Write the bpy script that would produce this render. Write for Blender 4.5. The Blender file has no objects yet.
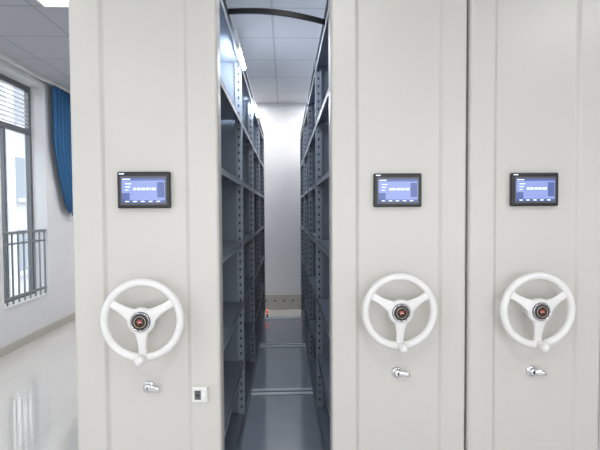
import bpy, bmesh, math, random
from mathutils import Vector, Matrix
random.seed(3)
S = bpy.context.scene
S.view_settings.view_transform = 'Standard'

# ---------------------------------------------------------------- materials
def mat(name, col, rough=0.5, metal=0.0, noise=0.0, nscale=40, bump=0.0, emit=None, es=0.0, coat=0.0, spec=None):
    m = bpy.data.materials.new(name); m.use_nodes = True
    nt = m.node_tree; b = nt.nodes['Principled BSDF']
    b.inputs['Base Color'].default_value = (*col, 1)
    b.inputs['Roughness'].default_value = rough
    b.inputs['Metallic'].default_value = metal
    if spec is not None: b.inputs['Specular IOR Level'].default_value = spec
    if coat: b.inputs['Coat Weight'].default_value = coat
    if emit:
        b.inputs['Emission Color'].default_value = (*emit, 1)
        b.inputs['Emission Strength'].default_value = es
    if noise or bump:
        tc = nt.nodes.new('ShaderNodeTexCoord'); n = nt.nodes.new('ShaderNodeTexNoise')
        n.inputs['Scale'].default_value = nscale
        nt.links.new(tc.outputs['Object'], n.inputs['Vector'])
        if noise:
            r = nt.nodes.new('ShaderNodeMix'); r.data_type = 'RGBA'
            r.inputs[6].default_value = (*[c*(1-noise) for c in col], 1)
            r.inputs[7].default_value = (*[min(1, c*(1+noise)) for c in col], 1)
            nt.links.new(n.outputs['Fac'], r.inputs[0]); nt.links.new(r.outputs[2], b.inputs['Base Color'])
        if bump:
            bp = nt.nodes.new('ShaderNodeBump'); bp.inputs['Strength'].default_value = bump
            bp.inputs['Distance'].default_value = 0.002
            nt.links.new(n.outputs['Fac'], bp.inputs['Height']); nt.links.new(bp.outputs['Normal'], b.inputs['Normal'])
    return m

def tile_mat(name, col, line, size, lw, rough, noise=0.03, nscale=3, ox=0.0, oy=0.0, coat=0.0):
    m = mat(name, col, rough, coat=coat); nt = m.node_tree; b = nt.nodes['Principled BSDF']
    tc = nt.nodes.new('ShaderNodeTexCoord'); sp = nt.nodes.new('ShaderNodeSeparateXYZ')
    nt.links.new(tc.outputs['Object'], sp.inputs[0])
    outs = []
    for ax, o in (('X', ox), ('Y', oy)):
        a = nt.nodes.new('ShaderNodeMath'); a.operation = 'ADD'; a.inputs[1].default_value = o + 60*size
        nt.links.new(sp.outputs[ax], a.inputs[0])
        d = nt.nodes.new('ShaderNodeMath'); d.operation = 'MODULO'; d.inputs[1].default_value = size
        nt.links.new(a.outputs[0], d.inputs[0])
        c = nt.nodes.new('ShaderNodeMath'); c.operation = 'LESS_THAN'; c.inputs[1].default_value = lw
        nt.links.new(d.outputs[0], c.inputs[0]); outs.append(c)
    mx = nt.nodes.new('ShaderNodeMath'); mx.operation = 'MAXIMUM'
    nt.links.new(outs[0].outputs[0], mx.inputs[0]); nt.links.new(outs[1].outputs[0], mx.inputs[1])
    n = nt.nodes.new('ShaderNodeTexNoise'); n.inputs['Scale'].default_value = nscale; n.inputs['Detail'].default_value = 6
    nt.links.new(tc.outputs['Object'], n.inputs['Vector'])
    r0 = nt.nodes.new('ShaderNodeMix'); r0.data_type = 'RGBA'
    r0.inputs[6].default_value = (*[c*(1-noise) for c in col], 1); r0.inputs[7].default_value = (*[min(1, c*(1+noise)) for c in col], 1)
    nt.links.new(n.outputs['Fac'], r0.inputs[0])
    r = nt.nodes.new('ShaderNodeMix'); r.data_type = 'RGBA'
    nt.links.new(mx.outputs[0], r.inputs[0]); nt.links.new(r0.outputs[2], r.inputs[6]); r.inputs[7].default_value = (*line, 1)
    nt.links.new(r.outputs[2], b.inputs['Base Color'])
    return m

M_wall = mat('wall_paint', (0.86, 0.86, 0.87), 0.7, noise=0.02, nscale=8, bump=0.05)
M_ceil = tile_mat('ceiling_tiles', (0.56, 0.57, 0.60), (0.42, 0.43, 0.45), 0.6, 0.018, 0.8, ox=0.1, oy=0.2)
M_floor = tile_mat('polished_tile', (0.74, 0.72, 0.69), (0.55, 0.53, 0.50), 0.8, 0.004, 0.05, noise=0.10, nscale=2, coat=0.8)
M_plat = mat('platform_floor', (0.40, 0.45, 0.52), 0.12, noise=0.08, nscale=6, coat=0.6)
M_rail = mat('steel_rail', (0.92, 0.94, 0.97), 0.3, 0.35)
M_base = mat('baseboard', (0.58, 0.55, 0.50), 0.4)
M_panel = mat('powder_coat_beige', (0.625, 0.605, 0.565), 0.30, noise=0.01, nscale=200, bump=0.03)
M_shelf = mat('shelf_steel_blue_grey', (0.23, 0.265, 0.32), 0.35, noise=0.05, nscale=20)
M_post = mat('post_steel', (0.32, 0.36, 0.42), 0.35)
M_slot = mat('slot_dark', (0.04, 0.048, 0.06), 0.8)
M_rub = mat('rubber_seal', (0.05, 0.05, 0.055), 0.6)
M_wheel = mat('wheel_white_plastic', (0.82, 0.81, 0.79), 0.28, noise=0.01, nscale=50)
M_black = mat('black_plastic', (0.012, 0.012, 0.014), 0.35)
M_hubgrey = mat('hub_grey', (0.10, 0.10, 0.11), 0.3)
M_red = mat('emblem_red', (0.45, 0.06, 0.05), 0.3)
M_gold = mat('emblem_gold', (0.75, 0.6, 0.4), 0.3, 0.6)
M_chrome = mat('chrome', (0.75, 0.75, 0.77), 0.18, 1.0)
M_white = mat('white_plastic', (0.8, 0.8, 0.77), 0.4)
M_guard = mat('guard_railing_grey', (0.28, 0.29, 0.31), 0.35, 0.3)
M_scr = mat('screen_blue', (0.05, 0.06, 0.12), 0.2, emit=(0.27, 0.34, 0.68), es=1.05)
M_scr2 = mat('screen_navy', (0.02, 0.03, 0.08), 0.2, emit=(0.10, 0.14, 0.36), es=1.0)
M_txt = mat('screen_text', (0.5, 0.6, 0.8), 0.3, emit=(0.80, 0.9, 1.0), es=1.1)
M_frame = mat('window_frame_grey', (0.17, 0.18, 0.195), 0.4, 0.3)
M_louv = mat('louver_white', (0.78, 0.81, 0.85), 0.5)
M_curt = mat('curtain_blue', (0.035, 0.14, 0.31), 0.85, noise=0.2, nscale=60)
M_lamp = mat('lamp_emitter', (1, 1, 1), 0.5, emit=(1.0, 0.985, 0.97), es=14)
M_led = mat('led_emitter', (1, 1, 1), 0.5, emit=(0.80, 0.88, 1.0), es=150)
M_redled = mat('red_indicator', (1, 0.1, 0.02), 0.4, emit=(1, 0.12, 0.03), es=5)
M_ext = mat('facade', (0.66, 0.67, 0.69), 0.8, noise=0.05, nscale=1)
M_extw = mat('facade_window', (0.25, 0.29, 0.34), 0.2)
M_ground = mat('ground', (0.3, 0.31, 0.3), 0.9, noise=0.1, nscale=1)

def glass():
    m = bpy.data.materials.new('window_glass'); m.use_nodes = True; nt = m.node_tree
    nt.nodes.clear(); o = nt.nodes.new('ShaderNodeOutputMaterial'); mx = nt.nodes.new('ShaderNodeMixShader')
    t = nt.nodes.new('ShaderNodeBsdfTransparent'); g = nt.nodes.new('ShaderNodeBsdfGlossy'); g.inputs['Roughness'].default_value = 0.02
    t.inputs[0].default_value = (0.95, 0.97, 0.98, 1)
    mx.inputs[0].default_value = 0.06
    nt.links.new(t.outputs[0], mx.inputs[1]); nt.links.new(g.outputs[0], mx.inputs[2]); nt.links.new(mx.outputs[0], o.inputs[0])
    return m
M_glass = glass()

# ---------------------------------------------------------------- mesh builder
class MB:
    def __init__(s): s.bm = bmesh.new(); s.mats = []
    def mi(s, m):
        if m not in s.mats: s.mats.append(m)
        return s.mats.index(m)
    def box(s, x0, x1, y0, y1, z0, z1, m):
        i = s.mi(m)
        v = [s.bm.verts.new(p) for p in ((x0,y0,z0),(x1,y0,z0),(x1,y1,z0),(x0,y1,z0),(x0,y0,z1),(x1,y0,z1),(x1,y1,z1),(x0,y1,z1))]
        for f in ((3,2,1,0),(4,5,6,7),(0,1,5,4),(1,2,6,5),(2,3,7,6),(3,0,4,7)):
            s.bm.faces.new([v[k] for k in f]).material_index = i
    def rings(s, rings, m, closed=False, cap=True, smooth=True):
        i = s.mi(m); R = [[s.bm.verts.new(p) for p in r] for r in rings]; n = len(R[0])
        rng = range(len(R)) if closed else range(len(R)-1)
        for a in rng:
            b = (a+1) % len(R)
            for k in range(n):
                f = s.bm.faces.new((R[a][k], R[a][(k+1)%n], R[b][(k+1)%n], R[b][k])); f.material_index = i; f.smooth = smooth
        if cap and not closed:
            f = s.bm.faces.new(R[0][::-1]); f.material_index = i
            f = s.bm.faces.new(R[-1]); f.material_index = i
    def lathe(s, prof, m, c=(0,0,0), n=32, smooth=True):   # prof (r, y) about Y axis
        s.rings([[(c[0]+r*math.cos(2*math.pi*k/n), c[1]+y, c[2]+r*math.sin(2*math.pi*k/n)) for k in range(n)] for r, y in prof], m, smooth=smooth)
    def torus(s, R, r, m, n=64, k=16):
        s.rings([[((R+r*math.cos(2*math.pi*j/k))*math.cos(a), r*math.sin(2*math.pi*j/k), (R+r*math.cos(2*math.pi*j/k))*math.sin(a)) for j in range(k)] for a in [2*math.pi*i/n for i in range(n)]], m, closed=True)
    def prism(s, poly, z0, z1, m):
        s.rings([[(x, y, z0) for x, y in poly], [(x, y, z1) for x, y in poly]], m, smooth=False)
    def obj(s, name, parent=None, loc=(0,0,0), bevel=0, segs=2):
        bmesh.ops.recalc_face_normals(s.bm, faces=s.bm.faces)
        me = bpy.data.meshes.new(name); s.bm.to_mesh(me); s.bm.free()
        for m in s.mats: me.materials.append(m)
        o = bpy.data.objects.new(name, me); S.collection.objects.link(o); o.location = loc
        if parent: o.parent = parent
        if bevel:
            b = o.modifiers.new('bevel', 'BEVEL'); b.width = bevel; b.segments = segs; b.limit_method = 'ANGLE'; b.angle_limit = math.radians(35)
        return o
def empty(name, loc=(0,0,0)):
    e = bpy.data.objects.new(name, None); S.collection.objects.link(e); e.location = loc; e.empty_display_size = 0.1
    return e
def solo(name, boxes, m, bevel=0, parent=None):
    b = MB()
    for bx in boxes: b.box(*bx, m)
    return b.obj(name, parent, bevel=bevel)

# ---------------------------------------------------------------- room shell
XL, XR, YF, YB, ZC = -2.85, 4.0, -5.0, 4.7, 3.0
solo('floor', [(XL-.25, XR+.2, YF-.2, YB+.2, -.15, 0)], M_floor)
solo('ceiling', [(XL-.25, XR+.2, YF-.2, YB+.2, ZC, ZC+.15)], M_ceil)
solo('wall_back', [(XL-.25, XR+.2, YB, YB+.2, 0, ZC)], M_wall)
solo('wall_right', [(XR, XR+.2, YF, YB, 0, ZC)], M_wall)
WINS = [(2.73, 3.6), (0.2, 1.9), (-3.6, -1.0)]  # last one is behind the camera, added to light the cabinet fronts
WZ0, WZ1 = 0.45, 2.92
bx = []; edges = sorted(WINS); prev = YF
for a, b in edges:
    bx.append((XL-.25, XL, prev, a, 0, ZC)); bx.append((XL-.25, XL, a, b, 0, WZ0)); bx.append((XL-.25, XL, a, b, WZ1, ZC)); prev = b
bx.append((XL-.25, XL, prev, YB, 0, ZC))
solo('wall_left', bx, M_wall)
# wall behind the photographer, with a wide opening added to let sky light in
fx0, fx1, fz0, fz1 = -2.3, 3.4, 0.5, 2.8
solo('wall_front', [(XL, fx0, YF-.2, YF, 0, ZC), (fx1, XR, YF-.2, YF, 0, ZC), (fx0, fx1, YF-.2, YF, 0, fz0), (fx0, fx1, YF-.2, YF, fz1, ZC)], M_wall)
solo('baseboard_left', [(XL, XL+.015, YF, YB, 0, .09)], M_base, .003)
solo('baseboard_back', [(XL+.015, XR, YB-.015, YB, 0, .09)], M_base, .003)
solo('baseboard_right', [(XR-.015, XR, YF, YB-.015, 0, .09)], M_base, .003)

# windows in the left wall, the unseen one added for light included
for i, (a, b) in enumerate(WINS):
    w = MB(); x0, x1 = XL-.215, XL-.165; t = .045; zt = 2.36
    w.box(x0, x1, a, a+t, WZ0, WZ1, M_frame); w.box(x0, x1, b-t, b, WZ0, WZ1, M_frame)
    w.box(x0, x1, a+t, b-t, WZ0, WZ0+t, M_frame); w.box(x0, x1, a+t, b-t, WZ1-t, WZ1, M_frame)
    w.box(x0, x1, a+t, b-t, zt, zt+.06, M_frame)
    n = max(1, round((b-a)/.85)) 
    for k in range(1, n+1):
        if k < n:
            ym = a+(b-a)*k/n; w.box(x0+.002, x1-.002, ym-.025, ym+.025, WZ0+t, WZ1-t, M_frame)
    if i == 0: w.box(x0+.002, x1-.002, a+.33, a+.37, WZ0+t, zt, M_frame)
    z = zt+.075
    while z < WZ1-t-.02:
        r = [(x0+.0, z+.03), (x0+.004, z+.034), (x1, z+.006), (x1-.004, z)]
        w.rings([[(p[0], a+t, p[1]) for p in r], [(p[0], b-t, p[1]) for p in r]], M_louv, smooth=False); z += .05
    w.box((x0+x1)/2-.003, (x0+x1)/2+.003, a+t, b-t, WZ0+t, zt, M_glass)
    w.obj('window_%d' % (i+1))
    solo('trim_%d' % (i+1), [(XL-.16, XL+.012, a+.001, b-.001, WZ0, WZ0+.018)], M_white, .003)
    r = MB(); rx = XL-.04; z0, z1 = WZ0+.018, 1.24
    r.box(rx-.02, rx+.02, a, b, z1-.03, z1, M_guard); r.box(rx-.012, rx+.012, a, b, z0+.06, z0+.085, M_guard)
    r.box(rx-.012, rx+.012, a, b, z1-.14, z1-.12, M_guard)
    k = int((b-a)/.1)
    for j in range(k+1):
        yy = a+.01+(b-a-.02)*j/k; r.box(rx-.007, rx+.007, yy-.007, yy+.007, z0, z1-.03, M_guard)
    r.obj('window_guard_railing')
# frame of the unseen opening added for light
w = MB()
for k in range(6):
    xx = fx0+(fx1-fx0-.05)*k/5; w.box(xx, xx+.05, YF-.13, YF-.08, fz0, fz1, M_frame)
w.box(fx0, fx1, YF-.13, YF-.08, fz0, fz0+.05, M_frame); w.box(fx0, fx1, YF-.13, YF-.08, fz1-.05, fz1, M_frame)
w.obj('window_4')

# curtain (gathered and tied up beside window)
c = MB(); nz, ny = 24, 60; R = []
for iz in range(nz+1):
    t = iz/nz; z = 1.42+(2.955-1.42)*t
    g = 0.42+0.58*min(1, (t/.55))**.7
    y1 = 4.25; y0 = y1-.62*g
    row = []
    for iy in range(ny+1):
        s = iy/ny; row.append((XL+.075+.035*math.sin(s*2*math.pi*7+.5*math.sin(t*3))*(.6+.4*t)*(1 if iz else .6), y0+(y1-y0)*s, z+ (0.05*math.sin(s*9) if iz == 0 else 0)))
    R.append(row)
i = c.mi(M_curt); V = [[c.bm.verts.new(p) for p in r] for r in R]
for a in range(nz):
    for b in range(ny):
        f = c.bm.faces.new((V[a][b], V[a][b+1], V[a+1][b+1], V[a+1][b])); f.smooth = True; f.material_index = i
co = c.obj('curtain'); sm = co.modifiers.new('solid', 'SOLIDIFY'); sm.thickness = .004
solo('curtain_rail', [(XL+.05, XL+.1, 2.5, 4.5, 2.965, 3.0)], M_white, .003)

# outside
solo('ground_outside', [(-60, 60, -60, 60, -8.3, -8)], M_ground)
f = MB(); f.box(-16, -11, -6, 40, -8, 14, M_ext)
for iy in range(15):
    y = -5+iy*3
    f.box(-11, -10.75, y, y+.5, -8, 14, M_ext)
    for iz in range(7):
        z = -7+iz*3; f.box(-11.02, -10.98, y+.8, y+2.7, z, z+1.7, M_extw); f.box(-11, -10.7, y+.6, y+2.9, z-.15, z, M_ext)
        f.box(-10.99, -10.95, y+1.7, y+1.76, z, z+1.7, M_louv)
f.obj('office_building')

# ---------------------------------------------------------------- floor platform + rails
solo('shelving_platform', [(-1.15, XR, -.18, 4.16, 0.0, .02)], M_plat, .004)
for y in (.37, 1.59, 2.80, 4.02):
    b = MB()
    b.box(-1.14, XR-.01, y-.05, y+.05, .0205, .024, M_shelf)
    b.box(-1.14, XR-.01, y-.050, y-.022, .024, .034, M_rail); b.box(-1.14, XR-.01, y+.022, y+.050, .024, .034, M_rail)
    b.obj('floor_rail', bevel=.002)

# ---------------------------------------------------------------- mobile shelving units
LV = [.12, .47, .86, 1.25, 1.64, 2.03, 2.40]
def unit(cx, yf, w):
    root = empty('mobile_shelving_unit', (cx, 0, 0))
    h = w/2; z0, z1 = .05, 2.56
    ra = .172 if cx > 0 else .155
    prof = [(-h, yf+.09), (-h, yf+.014), (-h+.003, yf+.005), (-h+.010, yf), (-ra-.014, yf), (-ra, yf+.013),
            (ra, yf+.013), (ra+.014, yf), (h-.010, yf), (h-.003, yf+.005), (h, yf+.014), (h, yf+.09)]
    p = MB(); p.prism(prof, z0, z1, M_panel); p.obj('front_panel', root, bevel=.0035, segs=3)
    s = MB()
    for sx in (-1, 1):   # rubber buffer strips behind the lip
        s.box(sx*(h-.012)-.006, sx*(h-.012)+.006, yf+.0902, yf+.12, z0, 2.45, M_rub)
    s.obj('seal_strips', root)
    b = MB(); ha = h-.012; ys, ye = yf+.12, 4.08
    b.box(-ha, ha, ys, ye, .045, .11, M_shelf)
    n = 4; fr = [ys+(ye-ys-.035)*k/n for k in range(n+1)]
    for k, y in enumerate(fr):
        for sx in (-1, 1):
            xa, xb = sorted((sx*ha, sx*(ha-.04)))
            b.box(xa-.001, xb+.001, y, y+.035, .11, 2.44, M_post)
            z = .16
            while z < 2.4:
                fx = sx*(ha+.001)
                x2, x3 = sorted((fx-sx*.004, fx+sx*.0008))
                b.box(x2, x3, y+.013, y+.022, z, z+.018, M_slot)
                b.box(min(xa,xb)+.015, min(xa,xb)+.025, y-.0008, y+.003, z, z+.018, M_slot)
                z += .05
            # inner post (mid depth)
            xi, xj = sorted((sx*.03, sx*.06)); b.box(xi, xj, y+.002, y+.033, .11, 2.44, M_post)
        b.box(-ha+.04, ha-.04, y+.016, y+.019, .12, 2.42, M_shelf)
    for k in range(n):
        ya, yb = fr[k]+.036, fr[k+1]-.001
        for z in LV:
            for sx in (-1, 1):
                xa, xb = sorted((sx*.004, sx*(ha-.003)))
                b.box(xa, xb, ya, yb, z-.003, z, M_shelf)
                xa, xb = sorted((sx*(ha-.003), sx*(ha-.006))); b.box(xa, xb, ya, yb, z-.032, z, M_post)
        b.box(-.002, .002, ya, yb, .12, 2.42, M_shelf)
    b.box(-ha, ha, ys, ye, 2.44, 2.455, M_shelf)
    b.obj('shelf_rack', root)
    c = MB()
    for y in (.37, 1.59, 2.80, 4.02):
        for sx in (-1, 1):
            c.lathe([(.001, -.012), (.018, -.012), (.018, .012), (.001, .012)], M_rail, c=(sx*(h-.1), y, .0525), n=20)
    c.obj('track_wheels', root)
    return root

def handwheel(x, y, z, rot=0):
    o = MB(); R, r = .144, .0155
    o.torus(R, r, M_wheel)
    for a in (150, 30, 270):
        a = math.radians(a+rot); ca, sa = math.cos(a), math.sin(a); rings = []
        for rr, w, t, yo in ((.022, .032, .011, -.014), (.045, .026, .010, -.014), (.07, .019, .009, -.010), (.10, .015, .008, -.005), (.125, .016, .008, -.001), (.143, .022, .008, 0)):
            ring = []
            for k in range(16):
                q = 2*math.pi*k/16; cc, ss = math.cos(q), math.sin(q)
                u = w*math.copysign(abs(cc)**.6, cc); v = t*math.copysign(abs(ss)**.6, ss)+yo
                ring.append((rr*ca-u*sa, v, rr*sa+u*ca))
            rings.append(ring)
        o.rings(rings, M_wheel)
    # hub, cap, emblem
    o.lathe([(.001, .03), (.042, .03), (.048, .01), (.052, -.012), (.051, -.020), (.046, -.026), (.001, -.026)], M_wheel, n=40)
    o.lathe([(.038, -.0262), (.038, -.030), (.035, -.032), (.001, -.033)], M_hubgrey, n=40)
    o.lathe([(.028, -.0325), (.027, -.0345), (.001, -.035)], M_black, n=40)
    o.lathe([(.022, -.0345), (.022, -.0358), (.0205, -.0358), (.0205, -.0345)], M_gold, n=32)
    pts = [(-.014, .002), (-.004, .013), (.002, .007), (.013, .016), (.007, .002), (.014, -.008), (.002, -.003), (-.008, -.015), (-.007, -.003)]
    k = .8
    o.rings([[(px*k, -.0345, pz*k) for px, pz in pts], [(px*k, -.0362, pz*k) for px, pz in pts]], M_red, smooth=False)
    o.box(-.008, .008, -.0372, -.036, -.0015, .0015, M_gold)
    o.lathe([(.0355, -.0318), (.0355, -.0335), (.0325, -.0335), (.0325, -.0318)], M_chrome, n=40)
    # shaft and flange
    o.lathe([(.001, .0695), (.034, .0695), (.034, .062), (.022, .058), (.020, .03), (.001, .03)], M_wheel, n=32)
    # spinner grip at the bottom of the rim
    o.lathe([(.001, .010), (.017, .010), (.019, 0), (.012, -.018), (.0115, -.024), (.017, -.032), (.019, -.048), (.017, -.062), (.010, -.070), (.001, -.072)], M_wheel, c=(0.002, 0, -R+.004), n=28)
    return o.obj('handwheel', loc=(x, y, z))

def screen(x, y, z):   # y = mounting face
    root = empty('control_touchscreen', (x, y, z))
    b = MB(); b.box(-.102, .102, -.022, 0, -.071, .071, M_black); b.obj('bezel', root, bevel=.006, segs=3)
    d = MB()
    d.box(-.089, .089, -.0232, -.0215, -.058, .054, M_hubgrey)
    W, H = .083, .050
    d.box(-W, W, -.0245, -.0233, -H, H-.004, M_scr)
    d.box(-W, W, -.0248, -.0246, H-.014, H-.004, M_scr2)
    d.box(-W, -W+.030, -.0248, -.0246, -H, -.012, M_scr2)
    d.box(W-.03, W-.002, -.0248, -.0246, -.03, H-.02, M_scr2)
    d.box(-W, W, -.0248, -.02461, -H, -H+.010, M_scr2)
    xx = -.038
    for wd in (.010, .010, .003, .010, .010, .004, .014):
        d.box(xx, xx+wd, -.0252, -.0249, -.001, .008, M_txt); xx += wd+.004
    for k in range(5): d.box(-.07+k*.03, -.056+k*.03, -.0252, -.0249, -H+.003, -H+.007, M_txt)
    for k in range(3): d.box(-.07, -.045-k*.006, -.0252, -.0249, .022-k*.012, .025-k*.012, M_txt)
    d.box(-.08, -.05, -.0252, -.0249, H-.011, H-.007, M_txt)
    d.obj('display', root)
    l = MB(); l.box(-.094, -.074, -.0225, -.0219, .0605, .0645, M_txt); l.obj('logo', root)
    return root

def keylock(x, y, z):
    o = MB()
    o.lathe([(.001, 0), (.024, 0), (.024, -.004), (.021, -.007), (.016, -.008), (.015, -.018), (.012, -.021), (.001, -.021)], M_chrome, n=32)
    # thumb lever pointing right
    rings = []
    for t in range(7):
        s = t/6; w = .009+.004*math.sin(s*math.pi); xx = .002+.045*s
        rings.append([(xx, -.024+.005*math.sin(2*math.pi*k/12)-.004*s, .002+ -.004*s+w*math.cos(2*math.pi*k/12)) for k in range(12)])
    o.rings(rings, M_chrome)
    o.box(-.002, .002, -.0222, -.0208, -.007, .007, M_black)
    return o.obj('key_lock', loc=(x, y, z))

U = [(-.545, -.12, .570, -.001, .004), (.486, 0, .582, -.012, -.003), (1.075, -.012, .582, -.024, -.003), (1.664, 0, .582, 0, 0), (2.253, 0, .582, 0, 0)]
for cx, yf, w, dx, dz in U:
    unit(cx, yf, w)
    handwheel(cx+dx, yf+.013-.07, 1.03+dz)
    screen(cx-.003+min(dx, 0)*.4, yf+.013, 1.532)
    keylock(cx-.002+min(dx, 0)*.3, yf+.013, .757+dz*.5-.010)

# little latch box on the left unit
l = MB(); l.box(-.03, .03, -.016, 0, -.03, .03, M_white)
lb = l.obj('latch_box', loc=(-.341, -.12, .723), bevel=.004)
d = MB(); d.box(-.020, .004, -.0175, -.0158, -.018, .018, M_hubgrey); d.box(.010, .022, -.021, -.0158, -.012, .016, M_chrome)
d.lathe([(.001, -.016), (.004, -.016), (.004, -.019), (.001, -.019)], M_black, c=(-.008, -.002, .0), n=12)
d.obj('latch_plate', lb)

# black flexible guide bar bridging the aisle near the top
g = MB(); rings = []
for t in range(25):
    s = t/24; x = -.262+.458*s; y = .26-.04*math.sin(s*math.pi); z = 2.385-.045*s+.004*math.sin(s*math.pi)
    rings.append([(x, y-.006, z-.012), (x, y+.006, z-.012), (x, y+.006, z+.012), (x, y-.006, z+.012)])
g.rings(rings, M_black, smooth=False)
g.obj('cable_guide_arm')

# LED tubes clipped to the top of the left unit's aisle face
for ya, yb in ((.62, .98), (1.95, 2.40)):
    e = empty('led_tube_light', (-.246, ya, 2.34))
    b = MB(); b.box(-.014, .0, 0, yb-ya, .012, .03, M_white); b.box(-.012, 0, 0, .02, -.012, .012, M_white); b.box(-.012, 0, yb-ya-.02, yb-ya, -.012, .012, M_white)
    b.obj('housing', e)
    b = MB(); b.lathe([(.001, .021), (.011, .021), (.011, yb-ya-.021), (.001, yb-ya-.021)], M_led, c=(-.004, 0, 0), n=16); b.obj('tube', e)

# wiring trunk with indicators at the end of the aisle
e = empty('power_trunking', (0, YB-.016, 0))
b = MB(); b.box(-.9, 1.2, -.05, 0, .0, .22, M_base); b.obj('casing', e, bevel=.004)
b = MB()
for k in range(5):
    x = -.30+k*.13; b.box(x, x+.03, -.053, -.0495, .12, .14, M_hubgrey)
b.obj('sockets', e)
b = MB(); b.box(-.02, .0, 0, .012, 0.0, .10, M_black); b.box(-.018, -.002, -.002, .0, .085, .098, M_redled); b.box(-.018, -.002, -.002, .0, .05, .058, M_redled)
b.obj('warning_indicator', loc=(-.235, 4.02, .0345))

# panel lights: first visible, hidden ones added to brighten aisle and cabinet fronts
for x, y in ((-1.5, 1.3), (-1.85, -1.5), (0.3, -1.7), (2.3, -1.7), (-1.85, -3.6), (.9, -3.6), (-1.5, 3.3), (-.75, 4.35), (.7, 4.35), (.65, 1.5), (.65, 3.0), (-.7, 2.3)):
    e = empty('ceiling_panel_and_fill_light', (x, y, ZC))
    b = MB()
    b.box(-.3, .3, -.3, -.28, -.015, 0, M_white); b.box(-.3, .3, .28, .3, -.015, 0, M_white)
    b.box(-.3, -.28, -.28, .28, -.015, 0, M_white); b.box(.28, .3, -.28, .28, -.015, 0, M_white)
    b.obj('frame', e)
    b = MB(); b.box(-.28, .28, -.28, .28, -.010, -.001, M_lamp); b.obj('diffuser', e)

# ---------------------------------------------------------------- world + camera
w = bpy.data.worlds.new('World'); S.world = w; w.use_nodes = True
bg = w.node_tree.nodes['Background']; bg.inputs[0].default_value = (0.92, 0.95, 1.0, 1); bg.inputs[1].default_value = 3.1

cam = bpy.data.cameras.new('camera'); co = bpy.data.objects.new('camera', cam); S.collection.objects.link(co)
cam.lens = 27.0; cam.sensor_width = 36; cam.clip_start = .02
co.matrix_world = Matrix.Translation((0, -1.9, 1.45)) @ Matrix.Rotation(math.radians(-1.9), 4, 'Z') @ Matrix.Rotation(math.radians(90-1.9), 4, 'X') @ Matrix.Rotation(math.radians(-.34), 4, 'Z')
S.camera = co
